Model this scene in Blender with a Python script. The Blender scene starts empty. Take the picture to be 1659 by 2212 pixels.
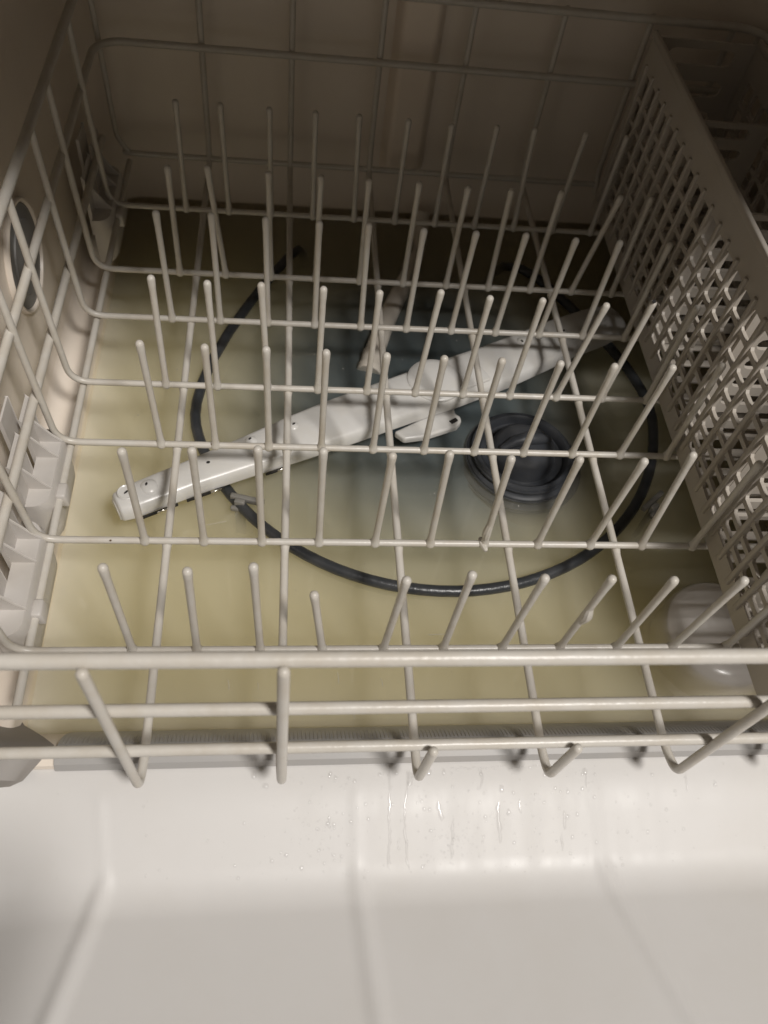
import bpy, bmesh, math, random
from mathutils import Vector, Matrix, noise
random.seed(7)
scene = bpy.context.scene
col = scene.collection

# ------------------------------------------------------------------ camera, light, exposure
cd = bpy.data.cameras.new('camera')
cam = bpy.data.objects.new('camera', cd); col.objects.link(cam)
cd.sensor_fit = 'HORIZONTAL'; cd.sensor_width = 36.0
cd.lens = 36.0 * 1746.15 / 1659.0
cd.clip_start = 0.01; cd.clip_end = 50
Rm = Matrix(((0.99238111, -0.05706884, 0.10919192),
             (-0.01478240, 0.82470080, 0.56537605),
             (-0.12231602, -0.56268263, 0.81757388))).transposed()
M = Rm.to_4x4(); M.translation = Vector((0.0760061, -0.1801542, 0.3890520))
cam.matrix_world = M
cd.dof.use_dof = True; cd.dof.focus_distance = 0.455; cd.dof.aperture_fstop = 15.0
scene.camera = cam

w = bpy.data.worlds.new('World'); scene.world = w; w.use_nodes = True
bg = w.node_tree.nodes['Background']
bg.inputs[0].default_value = (1.0, 0.86, 0.70, 1); bg.inputs[1].default_value = 0.10

ld = bpy.data.lights.new('ceiling_lamp', 'AREA'); ld.shape = 'RECTANGLE'; ld.size = 0.34; ld.size_y = 0.44
ld.energy = 60; ld.color = (1.0, 0.962, 0.92)
lamp = bpy.data.objects.new('ceiling_lamp', ld); col.objects.link(lamp)
LT = Vector((0.15, 0.08, 0.0)); LD = Vector((0.31, -0.51, 1.0))
lamp.location = LT + LD * 2.2
lamp.rotation_euler = (LD).to_track_quat('Z', 'Y').to_euler()
lamp['label'] = 'kitchen ceiling lamp above the open dishwasher'; lamp['category'] = 'lamp'

vs = scene.view_settings
vs.view_transform = 'Standard'; vs.look = 'None'; vs.exposure = 0.0; vs.gamma = 1.0
scene.cycles.use_denoising = True
scene.cycles.max_bounces = 12; scene.cycles.diffuse_bounces = 5
scene.cycles.transparent_max_bounces = 16; scene.cycles.volume_bounces = 9
scene.cycles.sample_clamp_indirect = 4

# ------------------------------------------------------------------ materials
def mat(name, color, rough=0.4, spec=0.5, stain=None, stain_scale=30, stain_amt=0.25, bump=0.0, bump_scale=200,
        metallic=0, rough_var=0.0):
    m = bpy.data.materials.new(name); m.use_nodes = True
    nt = m.node_tree; b = nt.nodes['Principled BSDF']
    b.inputs['Base Color'].default_value = (*color, 1); b.inputs['Roughness'].default_value = rough
    b.inputs['Metallic'].default_value = metallic
    b.inputs['Specular IOR Level'].default_value = spec
    tc = nt.nodes.new('ShaderNodeNewGeometry')
    if stain:
        n = nt.nodes.new('ShaderNodeTexNoise'); n.inputs['Scale'].default_value = stain_scale
        n.inputs['Detail'].default_value = 5; n.inputs['Roughness'].default_value = 0.62
        nt.links.new(tc.outputs['Position'], n.inputs['Vector'])
        r = nt.nodes.new('ShaderNodeMapRange'); r.inputs[1].default_value = 0.42; r.inputs[2].default_value = 0.78
        r.inputs[4].default_value = stain_amt
        nt.links.new(n.outputs['Fac'], r.inputs[0])
        mx = nt.nodes.new('ShaderNodeMix'); mx.data_type = 'RGBA'
        mx.inputs[6].default_value = (*color, 1); mx.inputs[7].default_value = (*stain, 1)
        nt.links.new(r.outputs[0], mx.inputs[0]); nt.links.new(mx.outputs[2], b.inputs['Base Color'])
    if rough_var:
        n2 = nt.nodes.new('ShaderNodeTexNoise'); n2.inputs['Scale'].default_value = 18; n2.inputs['Detail'].default_value = 4
        nt.links.new(tc.outputs['Position'], n2.inputs['Vector'])
        r2 = nt.nodes.new('ShaderNodeMapRange'); r2.inputs[3].default_value = rough - rough_var; r2.inputs[4].default_value = rough + rough_var
        nt.links.new(n2.outputs['Fac'], r2.inputs[0]); nt.links.new(r2.outputs[0], b.inputs['Roughness'])
    if bump:
        n3 = nt.nodes.new('ShaderNodeTexNoise'); n3.inputs['Scale'].default_value = bump_scale; n3.inputs['Detail'].default_value = 3
        nt.links.new(tc.outputs['Position'], n3.inputs['Vector'])
        bp = nt.nodes.new('ShaderNodeBump'); bp.inputs['Strength'].default_value = bump; bp.inputs['Distance'].default_value = 0.002
        nt.links.new(n3.outputs['Fac'], bp.inputs['Height']); nt.links.new(bp.outputs[0], b.inputs['Normal'])
    return m

M_WIRE = mat('vinyl_coated_wire', (0.58, 0.55, 0.50), 0.34, 0.5, stain=(0.44, 0.37, 0.27), stain_scale=55, stain_amt=0.45, bump=0.12, bump_scale=260)
M_TUB = mat('tub_plastic', (0.80, 0.72, 0.63), 0.36, 0.45, stain=(0.68, 0.59, 0.49), stain_scale=9, stain_amt=0.5, bump=0.05, bump_scale=60, rough_var=0.08)
M_COND = mat('conduit_plastic', (0.86, 0.76, 0.66), 0.36, 0.4, stain=(0.74, 0.63, 0.52), stain_scale=14, stain_amt=0.5)
M_BLOCK = mat('light_block_dark', (0.10, 0.095, 0.085), 0.6)  # kept dark so the unseen lid bounces little light down
M_FLOOR = mat('tub_floor_plastic', (0.62, 0.59, 0.52), 0.5, 0.3)
M_DOOR = mat('door_plastic', (0.66, 0.645, 0.63), 0.42, 0.3, stain=(0.60, 0.575, 0.54), stain_scale=12, stain_amt=0.5, bump=0.03, bump_scale=50, rough_var=0.1)
def door_streaks(m):
    nt = m.node_tree; b = nt.nodes['Principled BSDF']; g = nt.nodes.new('ShaderNodeNewGeometry')
    mp = nt.nodes.new('ShaderNodeMapping'); mp.inputs['Scale'].default_value = (90, 22, 22)
    n = nt.nodes.new('ShaderNodeTexNoise'); n.inputs['Scale'].default_value = 1.0; n.inputs['Detail'].default_value = 5
    nt.links.new(g.outputs['Position'], mp.inputs[0]); nt.links.new(mp.outputs[0], n.inputs['Vector'])
    r = nt.nodes.new('ShaderNodeMapRange'); r.inputs[1].default_value = .35; r.inputs[2].default_value = .7; r.inputs[3].default_value = .37; r.inputs[4].default_value = .52
    nt.links.new(n.outputs['Fac'], r.inputs[0]); nt.links.new(r.outputs[0], b.inputs['Roughness'])
door_streaks(M_DOOR)
M_CLIP = mat('roller_clip_plastic', (0.56, 0.53, 0.50), 0.32, 0.5, stain=(0.44, 0.40, 0.34), stain_scale=40, stain_amt=0.4)
M_BASK = mat('basket_plastic', (0.45, 0.41, 0.36), 0.38, 0.5, stain=(0.38, 0.33, 0.26), stain_scale=30, stain_amt=0.4)
M_ARM = mat('spray_arm_plastic', (0.62, 0.61, 0.59), 0.28, 0.5, stain=(0.58, 0.54, 0.46), stain_scale=45, stain_amt=0.4, bump=0.05, bump_scale=120)
M_TUBE = mat('feed_tube_plastic', (0.66, 0.61, 0.54), 0.3, 0.5, stain=(0.5, 0.44, 0.35), stain_scale=40, stain_amt=0.4)
M_HEAT = mat('heater_sheath', (0.035, 0.038, 0.042), 0.32, 0.5, stain=(0.09, 0.09, 0.09), stain_scale=60, stain_amt=0.6, bump=0.15, bump_scale=400)
M_BRK = mat('bracket_plastic', (0.23, 0.22, 0.20), 0.45)
M_SUMP = mat("sump_plastic", (0.022, 0.042, 0.056), 0.5)
M_FILT = mat('filter_plastic', (0.036, 0.039, 0.045), 0.45, 0.3, stain=(0.09, 0.09, 0.09), stain_scale=50, stain_amt=0.5)
M_DARK = mat('dark_recess', (0.015, 0.013, 0.012), 0.7)
M_RUST = mat('rust', (0.10, 0.055, 0.03), 0.8)
M_SEAL = mat('door_seal_rubber', (0.37, 0.36, 0.35), 0.38, 0.5, stain=(0.42, 0.38, 0.34), stain_scale=30, stain_amt=0.4)
M_VENT = mat("vent_grey", (0.21, 0.205, 0.20), 0.5)
M_STEEL = mat('steel_strip', (0.6, 0.57, 0.52), 0.2, metallic=1.0)
M_FLOAT = mat('float_plastic', (0.80, 0.76, 0.72), 0.22, 0.5)
M_GUSSET = mat('gusset_grey', (0.24, 0.22, 0.20), 0.5, stain=(0.22, 0.2, 0.17), stain_scale=30, stain_amt=0.5)

def water_material():
    m = bpy.data.materials.new('murky_water'); m.use_nodes = True; nt = m.node_tree
    nt.nodes.remove(nt.nodes['Principled BSDF'])
    out = nt.nodes['Material Output']
    tr = nt.nodes.new('ShaderNodeBsdfTransparent'); gl = nt.nodes.new('ShaderNodeBsdfGlossy')
    gl.inputs['Roughness'].default_value = 0.03
    fr = nt.nodes.new('ShaderNodeFresnel'); fr.inputs['IOR'].default_value = 1.33
    geo = nt.nodes.new('ShaderNodeNewGeometry')
    n = nt.nodes.new('ShaderNodeTexNoise'); n.inputs['Scale'].default_value = 28
    nt.links.new(geo.outputs['Position'], n.inputs['Vector'])
    bp = nt.nodes.new('ShaderNodeBump'); bp.inputs['Strength'].default_value = 0.05; bp.inputs['Distance'].default_value = 0.003
    nt.links.new(n.outputs['Fac'], bp.inputs['Height'])
    nt.links.new(bp.outputs[0], gl.inputs['Normal']); nt.links.new(bp.outputs[0], fr.inputs['Normal'])
    mx = nt.nodes.new('ShaderNodeMixShader')
    nt.links.new(fr.outputs[0], mx.inputs[0]); nt.links.new(tr.outputs[0], mx.inputs[1]); nt.links.new(gl.outputs[0], mx.inputs[2])
    nt.links.new(mx.outputs[0], out.inputs['Surface'])
    v = nt.nodes.new('ShaderNodeVolumePrincipled')
    v.inputs['Color'].default_value = (0.982, 0.950, 0.805, 1)
    v.inputs['Density'].default_value = 36.0
    nt.links.new(v.outputs[0], out.inputs['Volume'])
    return m
M_WATER = water_material()

def drop_material():
    m = bpy.data.materials.new('clear_water_drop'); m.use_nodes = True; nt = m.node_tree
    nt.nodes.remove(nt.nodes['Principled BSDF']); out = nt.nodes['Material Output']
    tr = nt.nodes.new('ShaderNodeBsdfTransparent'); tr.inputs[0].default_value = (1, 1, 1, 1)
    gl = nt.nodes.new('ShaderNodeBsdfGlossy'); gl.inputs['Roughness'].default_value = 0.2
    fr = nt.nodes.new('ShaderNodeValue'); fr.outputs[0].default_value = 0.08
    mx = nt.nodes.new('ShaderNodeMixShader')
    nt.links.new(fr.outputs[0], mx.inputs[0]); nt.links.new(tr.outputs[0], mx.inputs[1]); nt.links.new(gl.outputs[0], mx.inputs[2])
    nt.links.new(mx.outputs[0], out.inputs['Surface'])
    return m
M_DROP = drop_material()

# ------------------------------------------------------------------ helpers
def mesh_obj(name, verts, faces, material, parent=None, smooth=True, loc=None):
    me = bpy.data.meshes.new(name); me.from_pydata([tuple(v) for v in verts], [], faces); me.update()
    me.materials.append(material)
    if smooth:
        me.polygons.foreach_set('use_smooth', [True] * len(me.polygons))
        try: me.set_sharp_from_angle(angle=math.radians(38))
        except Exception: pass
    o = bpy.data.objects.new(name, me); col.objects.link(o)
    if parent: o.parent = parent
    if loc is not None: o.location = loc
    return o
def link_mesh(name, me, parent=None):
    o = bpy.data.objects.new(name, me); col.objects.link(o)
    if parent: o.parent = parent
    return o
def empty(name, label, cat, loc=(0, 0, 0), group=None):
    o = bpy.data.objects.new(name, None); col.objects.link(o); o.location = loc
    o.empty_display_size = 0.01
    o['label'] = label; o['category'] = cat
    if group: o['group'] = group
    return o
def fillet(pts, r, n=5):
    pts = [Vector(p) for p in pts]; out = [pts[0]]
    for i in range(1, len(pts) - 1):
        a, b, c = pts[i - 1], pts[i], pts[i + 1]
        u = (a - b); v = (c - b); rr = min(r, u.length * .45, v.length * .45)
        u.normalize(); v.normalize()
        p0 = b + u * rr; p2 = b + v * rr
        for k in range(n + 1):
            t = k / n
            out.append(p0 * (1 - t) ** 2 + b * 2 * t * (1 - t) + p2 * t * t)
    out.append(pts[-1]); return out
def tube(pts, r, n=10, caps=True, closed=False, rounded=True):
    """swept tube; r is a number or a list; returns verts, faces"""
    pts = [Vector(p) for p in pts]; N = len(pts)
    rs = r if isinstance(r, (list, tuple)) else [r] * N
    rs = list(rs)
    if rounded and caps and not closed:
        d0 = (pts[0] - pts[1]).normalized(); d1 = (pts[-1] - pts[-2]).normalized()
        pre = [(pts[0] + d0 * rs[0] * s, rs[0] * math.sqrt(max(0, 1 - s * s))) for s in (0.95, 0.75, 0.4)]
        post = [(pts[-1] + d1 * rs[-1] * s, rs[-1] * math.sqrt(max(0, 1 - s * s))) for s in (0.4, 0.75, 0.95)]
        pts = [p for p, _ in pre] + pts + [p for p, _ in post]
        rs = [q for _, q in pre] + rs + [q for _, q in post]; N = len(pts)
    V = []; F = []
    nrm = None
    for i in range(N):
        if closed: t = (pts[(i + 1) % N] - pts[i - 1])
        else: t = (pts[min(i + 1, N - 1)] - pts[max(i - 1, 0)])
        t.normalize()
        if nrm is None:
            nrm = t.orthogonal().normalized()
        else:
            nrm = (nrm - t * nrm.dot(t))
            if nrm.length < 1e-6: nrm = t.orthogonal()
            nrm.normalize()
        bn = t.cross(nrm)
        for k in range(n):
            a = 2 * math.pi * k / n
            V.append(pts[i] + (nrm * math.cos(a) + bn * math.sin(a)) * rs[i])
    for i in range(N if closed else N - 1):
        j = (i + 1) % N
        for k in range(n):
            F.append((i * n + k, i * n + (k + 1) % n, j * n + (k + 1) % n, j * n + k))
    if caps and not closed:
        F.append(tuple(reversed(range(n)))); F.append(tuple(range((N - 1) * n, N * n)))
    return V, F
def wire(name, pts, r, parent, material=None, fil=0.0, n=10, rounded=True):
    if fil: pts = fillet(pts, fil)
    V, F = tube(pts, r, n, rounded=rounded)
    return mesh_obj(name, V, F, material or M_WIRE, parent)
def lathe(profile, n=32, center=(0, 0, 0)):
    V = []; F = []; c = Vector(center)
    for (r, z) in profile:
        for k in range(n):
            a = 2 * math.pi * k / n; V.append(c + Vector((r * math.cos(a), r * math.sin(a), z)))
    for i in range(len(profile) - 1):
        for k in range(n):
            F.append((i * n + k, i * n + (k + 1) % n, (i + 1) * n + (k + 1) % n, (i + 1) * n + k))
    F.append(tuple(range((len(profile) - 1) * n, len(profile) * n)))
    F.append(tuple(reversed(range(n))))
    return V, F
def bevel_box(name, size, loc, material, parent=None, bev=0.001, seg=2, rot=None, taper=None):
    bm = bmesh.new(); bmesh.ops.create_cube(bm, size=1)
    for v in bm.verts:
        v.co = Vector((v.co.x * size[0], v.co.y * size[1], v.co.z * size[2]))
        if taper and v.co.z > 0: v.co.x *= taper[0]; v.co.y *= taper[1]
    if bev: bmesh.ops.bevel(bm, geom=bm.edges[:], offset=bev, segments=seg, profile=0.5, affect='EDGES')
    me = bpy.data.meshes.new(name); bm.to_mesh(me); bm.free(); me.materials.append(material)
    me.polygons.foreach_set('use_smooth', [True] * len(me.polygons))
    try: me.set_sharp_from_angle(angle=math.radians(50))
    except Exception: pass
    o = bpy.data.objects.new(name, me); col.objects.link(o)
    o.location = loc
    if rot: o.rotation_euler = rot
    if parent: o.parent = parent
    return o
def extrude_profile(prof, x0, x1, nx=1, ripple=None):
    """profile [(y,z)] swept along x"""
    V = []; F = []; m = len(prof)
    for i in range(nx + 1):
        x = x0 + (x1 - x0) * i / nx
        for (y, z) in prof: V.append((x, y, z))
    for i in range(nx):
        for k in range(m - 1):
            F.append((i * m + k, i * m + k + 1, (i + 1) * m + k + 1, (i + 1) * m + k))
    return V, F
def sstep(t):
    t = max(0.0, min(1.0, t)); return t * t * (3 - 2 * t)

# ------------------------------------------------------------------ tub
XL, XR, YB, ZC, YF = -0.082, 0.442, 0.460, 0.37, -0.055
ZW = -0.058                     # water level
LEDGE = -0.042; LX = -0.064; RX = 0.424
tub = empty('dishwasher', 'cream white dishwasher tub with its wet door folded open', 'dishwasher', (0.18, 0.2, -0.1))
def T(o):                       # parent to tub, keeping world placement
    o.parent = tub; o.matrix_parent_inverse = Matrix.Translation(-Vector(tub.location)); return o

def u_outline(off=0.0, r=0.035, n=8):
    xl, xr, yb = XL - off, XR + off, YB + off; rr = r + off
    P = [(xl, YF)]
    for k in range(13): P.append((xl, YF + (yb - rr - YF) * (k + 1) / 14))
    for k in range(n + 1):
        a = math.pi - (math.pi / 2) * k / n; P.append((xl + rr + rr * math.cos(a), yb - rr + rr * math.sin(a)))
    for k in range(n + 1):
        a = math.pi / 2 - (math.pi / 2) * k / n; P.append((xr - rr + rr * math.cos(a), yb - rr + rr * math.sin(a)))
    P.append((xr, YF)); return P
inner = u_outline(); outer = u_outline(0.006)
V = []; F = []; zs = [-0.13, -0.06, 0.0, 0.06, 0.12, 0.2, 0.28, ZC]
m = len(inner)
for z in zs:
    for p in inner: V.append((p[0], p[1], z))
for i in range(len(zs) - 1):
    for k in range(m - 1): F.append((i * m + k, i * m + k + 1, (i + 1) * m + k + 1, (i + 1) * m + k))
b0 = len(V)
for z in (zs[0], zs[-1]):
    for p in outer: V.append((p[0], p[1], z))
for k in range(m - 1): F.append((b0 + k + 1, b0 + k, b0 + m + k, b0 + m + k + 1))
top = (len(zs) - 1) * m
for k in range(m - 1):
    F.append((top + k, top + k + 1, b0 + m + k + 1, b0 + m + k)); F.append((k + 1, k, b0 + k, b0 + k + 1))
for e in (0, m - 1):
    F.append(tuple([i * m + e for i in range(len(zs))] + [b0 + m + e, b0 + e]))
T(mesh_obj('wall_shell', V, F, M_TUB))
T(bevel_box('light_block_lid', (XR - XL + 0.012, YB - 0.035, 0.02), ((XL + XR) / 2, (YB + 0.045) / 2, ZC + 0.012), M_BLOCK, bev=0.002))  # unseen tub top, set low and cut back to block lamp light

# floor: dished sheet under the water
V = []; F = []; nx, ny = 60, 60
fx0, fx1, fy0, fy1 = LX - 0.002, RX + 0.002, -0.024, YB + 0.002
for j in range(ny + 1):
    for i in range(nx + 1):
        x = fx0 + (fx1 - fx0) * i / nx; y = fy0 + (fy1 - fy0) * j / ny
        d = min(x - fx0, fx1 - x, (y - fy0), (fy1 - y))
        z = -0.067 - 0.036 * sstep(d / 0.05)
        rs = math.hypot(x - 0.183, y - 0.25); z -= 0.012 * sstep((0.20 - rs) / 0.08)
        V.append((x, y, z))
for j in range(ny):
    for i in range(nx):
        a = j * (nx + 1) + i; F.append((a, a + 1, a + nx + 2, a + nx + 1))
T(mesh_obj('floor_basin', V, F, M_FLOOR))
# side ledges the rollers run on
for sgn, x_in, x_w in ((1, LX, XL), (-1, RX, XR)):
    prof = [(x_in, -0.10), (x_in, LEDGE - 0.004), (x_in - sgn * 0.0006, LEDGE - 0.0015), (x_in - sgn * 0.0022, LEDGE - 0.0002), (x_in - sgn * 0.007, LEDGE)]
    for k in range(7):
        a = (math.pi / 2) * k / 6
        prof.append((x_w + sgn * 0.0085 - sgn * 0.0085 * math.sin(a), LEDGE + 0.0095 * (1 - math.cos(a))))
    prof.append((x_w - sgn * 0.001, LEDGE + 0.012))
    ys = [-0.03 + (YB + 0.03) * k / 12 for k in range(13)]
    V = [(p[0], y, p[1]) for y in ys for p in prof]; m = len(prof); F = []
    for i in range(len(ys) - 1):
        for k in range(m - 1): F.append((i * m + k, i * m + k + 1, (i + 1) * m + k + 1, (i + 1) * m + k))
    T(mesh_obj('roller_ledge', V, F, M_TUB))
# front sill
prof = [(-0.014, -0.10), (-0.020, -0.064), (-0.0225, -0.057), (-0.0265, -0.047), (-0.031, -0.037), (-0.036, -0.0285), (-0.041, -0.0235), (-0.047, -0.0215), (-0.0505, -0.0235), (-0.052, -0.032), (-0.052, -0.1)]
V, F = extrude_profile(prof, XL, XR, 24)
T(mesh_obj('front_sill', V, F, M_TUB))
# rounded dark grey corner gussets where the side walls meet the sill
for sgn, xw in ((1, XL), (-1, XR)):
    V = []; F = []; n = 22; mlen = 9
    ylist = [-0.0600, -0.0570, -0.045, -0.040, -0.033, -0.025, -0.018, -0.008, 0.004]
    base = [-0.0290, -0.0250, -0.0215, -0.024, -0.032, -0.043, -0.056, -0.062, -0.066]
    size = [0.024, 0.034, 0.044, 0.046, 0.038, 0.028, 0.02, 0.012, 0.006]
    for j in range(mlen):
        for k in range(n + 1):
            a = (math.pi / 2) * k / n; s = size[j]
            V.append((xw + sgn * (s - s * math.sin(a)), ylist[j], base[j] + s * (1 - math.cos(a)) + 0.0004))
    for j in range(mlen - 1):
        for k in range(n): F.append((j * (n + 1) + k, j * (n + 1) + k + 1, (j + 1) * (n + 1) + k + 1, (j + 1) * (n + 1) + k))
    T(mesh_obj('corner_gusset', V, F, M_GUSSET))
# sill seal: a ribbed strip with a row of studs
seal = T(mesh_obj('sill_seal', *extrude_profile([(-0.0225, -0.0545), (-0.0262, -0.0445), (-0.0305, -0.0346), (-0.0356, -0.0264), (-0.0408, -0.0214), (-0.0470, -0.0192), (-0.0508, -0.0212), (-0.0525, -0.0255)], XL + 0.048, XR - 0.048, 20), M_SEAL))
V = []; F = []
x = XL + 0.05
while x < XR - 0.05:
    b = len(V); wd = 0.00045
    for (y, z) in ((-0.0262, -0.0440), (-0.0305, -0.0341), (-0.0356, -0.0259), (-0.0400, -0.0217)):
        V += [(x - wd, y, z - .0006), (x, y - 0.0004, z + 0.0005), (x + wd, y, z - .0006)]
    for k in range(3):
        for q in range(2): F.append((b + 3 * k + q, b + 3 * k + q + 1, b + 3 * k + q + 4, b + 3 * k + q + 3))
    x += 0.00205
o = mesh_obj('seal_ribs', V, F, M_SEAL); o['kind'] = 'stuff'; o.parent = seal
V = []; F = []; x = XL + 0.05
while x < XR - 0.05:
    b = len(V)
    vv, ff = lathe([(0.00075, 0), (0.0007, 0.0005), (0.0004, 0.0008)], 6, (x, -0.0462, -0.0196))
    V += vv; F += [tuple(i + b for i in f) for f in ff]; x += 0.00262
o = mesh_obj('seal_studs', V, F, M_CLIP); o['kind'] = 'stuff'; o.parent = seal
# vertical water conduit moulded on the back wall
V, F = extrude_profile([(0, 0)], 0, 1, 1)
def conduit(x0, x1, z0, z1, d):
    P = fillet([(x0 - .006, YB + .001, 0), (x0, YB - d, 0), (x1, YB - d, 0), (x1 + .006, YB + .001, 0)], 0.004, 4)
    zz = [z0, z0 + .004, z0 + .01, z1]; sc = [0.15, 0.75, 1, 1]
    V = []; F = []; m = len(P)
    for z, s in zip(zz, sc):
        for p in P: V.append((p.x, YB + .001 + (p.y - YB - .001) * s, z))
    for i in range(len(zz) - 1):
        for k in range(m - 1): F.append((i * m + k, i * m + k + 1, (i + 1) * m + k + 1, (i + 1) * m + k))
    return mesh_obj('back_conduit', V, F, M_COND)
T(conduit(0.158, 0.184, -0.016, ZC - .002, 0.012))
# round vent on the left wall
vc = Vector((XL, 0.231, 0.056))
V, F = lathe([(0.0335, 0), (0.0335, 0.0022), (0.0328, 0.0032), (0.0315, 0.0030), (0.0308, 0.0008)], 40)
def on_left(V): return [(vc.x + v.z, vc.y + v.x, vc.z + v.y) for v in V]
vent = T(mesh_obj('vent_cover', on_left(V), F, M_TUB))
V, F = lathe([(0.0307, 0.0009), (0.0305, 0.0015), (0.022, 0.0020), (0.0215, 0.0030), (0.012, 0.0033), (0.004, 0.0034)], 40)
o = mesh_obj('vent_disc', on_left(V), F, M_VENT); o.parent = vent

# ------------------------------------------------------------------ water
wv = [(LX - .004, -.030, ZW), (RX + .004, -.030, ZW), (RX + .004, YB + .003, ZW), (LX - .004, YB + .003, ZW)]
wv2 = [(x, y, -0.125) for x, y, z in wv]
water = mesh_obj('water', wv + wv2, [(0, 1, 2, 3), (7, 6, 5, 4), (0, 4, 5, 1), (1, 5, 6, 2), (2, 6, 7, 3), (3, 7, 4, 0)], M_WATER, smooth=False)
water['kind'] = 'structure'

fv = []; ff = []  # pale threads stand in for glints on the water; the dots are specks
for (x, y, dx, dy) in ((0.045, 0.008, .001, -.006), (0.1085, 0.012, .0005, -.007), (0.134, 0.008, .001, -.005), (0.062, 0.006, .0005, -.004), (0.117, -0.012, .0004, -.004), (0.165, 0.036, .010, .0005), (0.026, 0.115, .012, .003), (0.085, 0.02, .003, -.004)):
    b = len(fv); vv, f2 = tube([(x, y, ZW + .0002), (x + dx * .5 + .0003, y + dy * .5, ZW + .0003), (x + dx, y + dy, ZW + .0002)], 0.00016, 5)
    fv += vv; ff += [tuple(q + b for q in f_) for f_ in f2]
for k in range(60):
    x, y = random.uniform(-.05, .32), random.uniform(-.01, .3); b = len(fv); r_ = random.choice((.0002, .0003, .0003, .0005))
    vv, f2 = lathe([(r_, 0), (r_ * .7, r_ * .5)], 6, (x, y, ZW)); fv += vv; ff += [tuple(q + b for q in f_) for f_ in f2]
o = mesh_obj('glints_and_specks', fv, ff, M_WIRE); o['kind'] = 'stuff'; o['label'] = 'tiny pale streaks standing for glints, and specks floating on the murky water'; o['category'] = 'debris'
# ------------------------------------------------------------------ door
DXL, DXR = -0.088, 0.448
def door_z(y):
    # lip, slope down, wide valley, slope up
    if y > -0.066: base = -0.0265 - 0.06 * (-0.054 - y)
    else: base = None
    z1 = -0.0272 - 0.44 * (-0.066 - y)
    z2 = -0.0455 + 0.44 * (-0.1075 - y)
    def smax(a, b, k): 
        h = max(0, k - abs(a - b)) / k; return max(a, b) + h * h * k * 0.25
    def smin(a, b, k): return -smax(-a, -b, k)
    flat = -0.0265 - 0.05 * (-0.054 - y)
    return smax(smin(flat, z1, 0.005), z2, 0.010)
RIBS = [((-0.0125, -0.060), (-0.0069, -0.100), (-0.0200, -0.164)), ((0.1140, -0.060), (0.1147, -0.100), (0.1200, -0.166)), ((0.2400, -0.060), (0.2412, -0.100), (0.2590, -0.170))]
def rib_h(x, y):
    h = 0
    for (a, b, c) in RIBS:
        if y > b[1]: t = (y - a[1]) / (b[1] - a[1]); cx = a[0] + (b[0] - a[0]) * t
        else: t = (y - b[1]) / (c[1] - b[1]); cx = b[0] + (c[0] - b[0]) * t
        d = abs(x - cx); q2 = sstep((-0.092 - y) / 0.02); wdt = 0.0045 + 0.0028 * q2
        fade = sstep((-0.058 - y) / 0.012)
        h += (0.00035 + 0.0016 * q2) * fade * (1 - sstep(d / wdt))
    return h
def door_edge(x):
    d = min(x - DXL, DXR - x)
    return -0.034 * (1 - sstep(d / 0.085)) ** 1.6
nx, ny = 260, 130
V = []; F = []
ys = [-0.0508 - 0.0772 * k / 70 for k in range(71)] + [-0.128 - 0.40 * ((k + 1) / 60) for k in range(60)]
for y in ys:
    for i in range(nx + 1):
        x = DXL + (DXR - DXL) * i / nx
        V.append((x, y, door_z(y) + rib_h(x, y) + door_edge(x) * sstep((-0.056 - y) / 0.05)))
for j in range(len(ys) - 1):
    for i in range(nx):
        a = j * (nx + 1) + i; F.append((a + nx + 1, a + nx + 2, a + 1, a))
o = T(mesh_obj('door', V, F, M_DOOR))
sol = o.modifiers.new('thickness', 'SOLIDIFY'); sol.thickness = 0.004; sol.offset = -1

# water beads and runs on the door
def surf(x, y): return door_z(y) + rib_h(x, y) + door_edge(x) * sstep((-0.056 - y) / 0.05)
def snormal(x, y):
    e = 0.0005
    return Vector((-(surf(x + e, y) - surf(x - e, y)) / (2 * e), -(surf(x, y + e) - surf(x, y - e)) / (2 * e), 1)).normalized()
DV = []; DF = []
def bead(x, y, rx, ry, h, n=9):
    nn = snormal(x, y); t = Vector((1, 0, 0)); t = (t - nn * t.dot(nn)).normalized(); s = nn.cross(t)
    c = Vector((x, y, surf(x, y) + 0.00004)); b = len(DV)
    wob = [1 + random.uniform(-.16, .16) for _ in range(n)]
    for q, (f, hh) in enumerate(((1, 0), (0.86, 0.5), (0.5, 0.9))):
        for k in range(n):
            a = 2 * math.pi * k / n
            DV.append(c + t * math.cos(a) * rx * f * wob[k] + s * math.sin(a) * ry * f * wob[k] + nn * h * hh)
    DV.append(c + nn * h)
    for q in range(2):
        for k in range(n): DF.append((b + q * n + k, b + q * n + (k + 1) % n, b + (q + 1) * n + (k + 1) % n, b + (q + 1) * n + k))
    for k in range(n): DF.append((b + 2 * n + k, b + 2 * n + (k + 1) % n, b + 3 * n))
def run(pts, wd, h):
    """a trickle: a string of overlapping long lenses, wandering"""
    b = len(DV); L = []
    for i, (x, y) in enumerate(pts):
        ww = wd * random.uniform(.6, 1.25); 
        if i in (0, len(pts) - 1): ww = wd * .25
        for k in range(5):
            u = (k - 2) / 2; xx = x + u * ww
            DV.append(Vector((xx, y, surf(xx, y) + 0.00003 + h * (1 - u * u))))
    for i in range(len(pts) - 1):
        for k in range(4): DF.append((b + i * 5 + k, b + i * 5 + k + 1, b + (i + 1) * 5 + k + 1, b + (i + 1) * 5 + k))
for _ in range(330):
    x = random.gauss(0.165, 0.075) if random.random() < .75 else random.uniform(-0.03, 0.34)
    y = random.uniform(-0.104, -0.056)
    if abs(x - .165) > .1 and random.random() < .45: continue
    r = random.choice((0.0004, 0.0005, 0.0006, 0.0008, 0.0011))
    bead(x, y, r, r * random.uniform(1, 1.35), r * .55)
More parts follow.
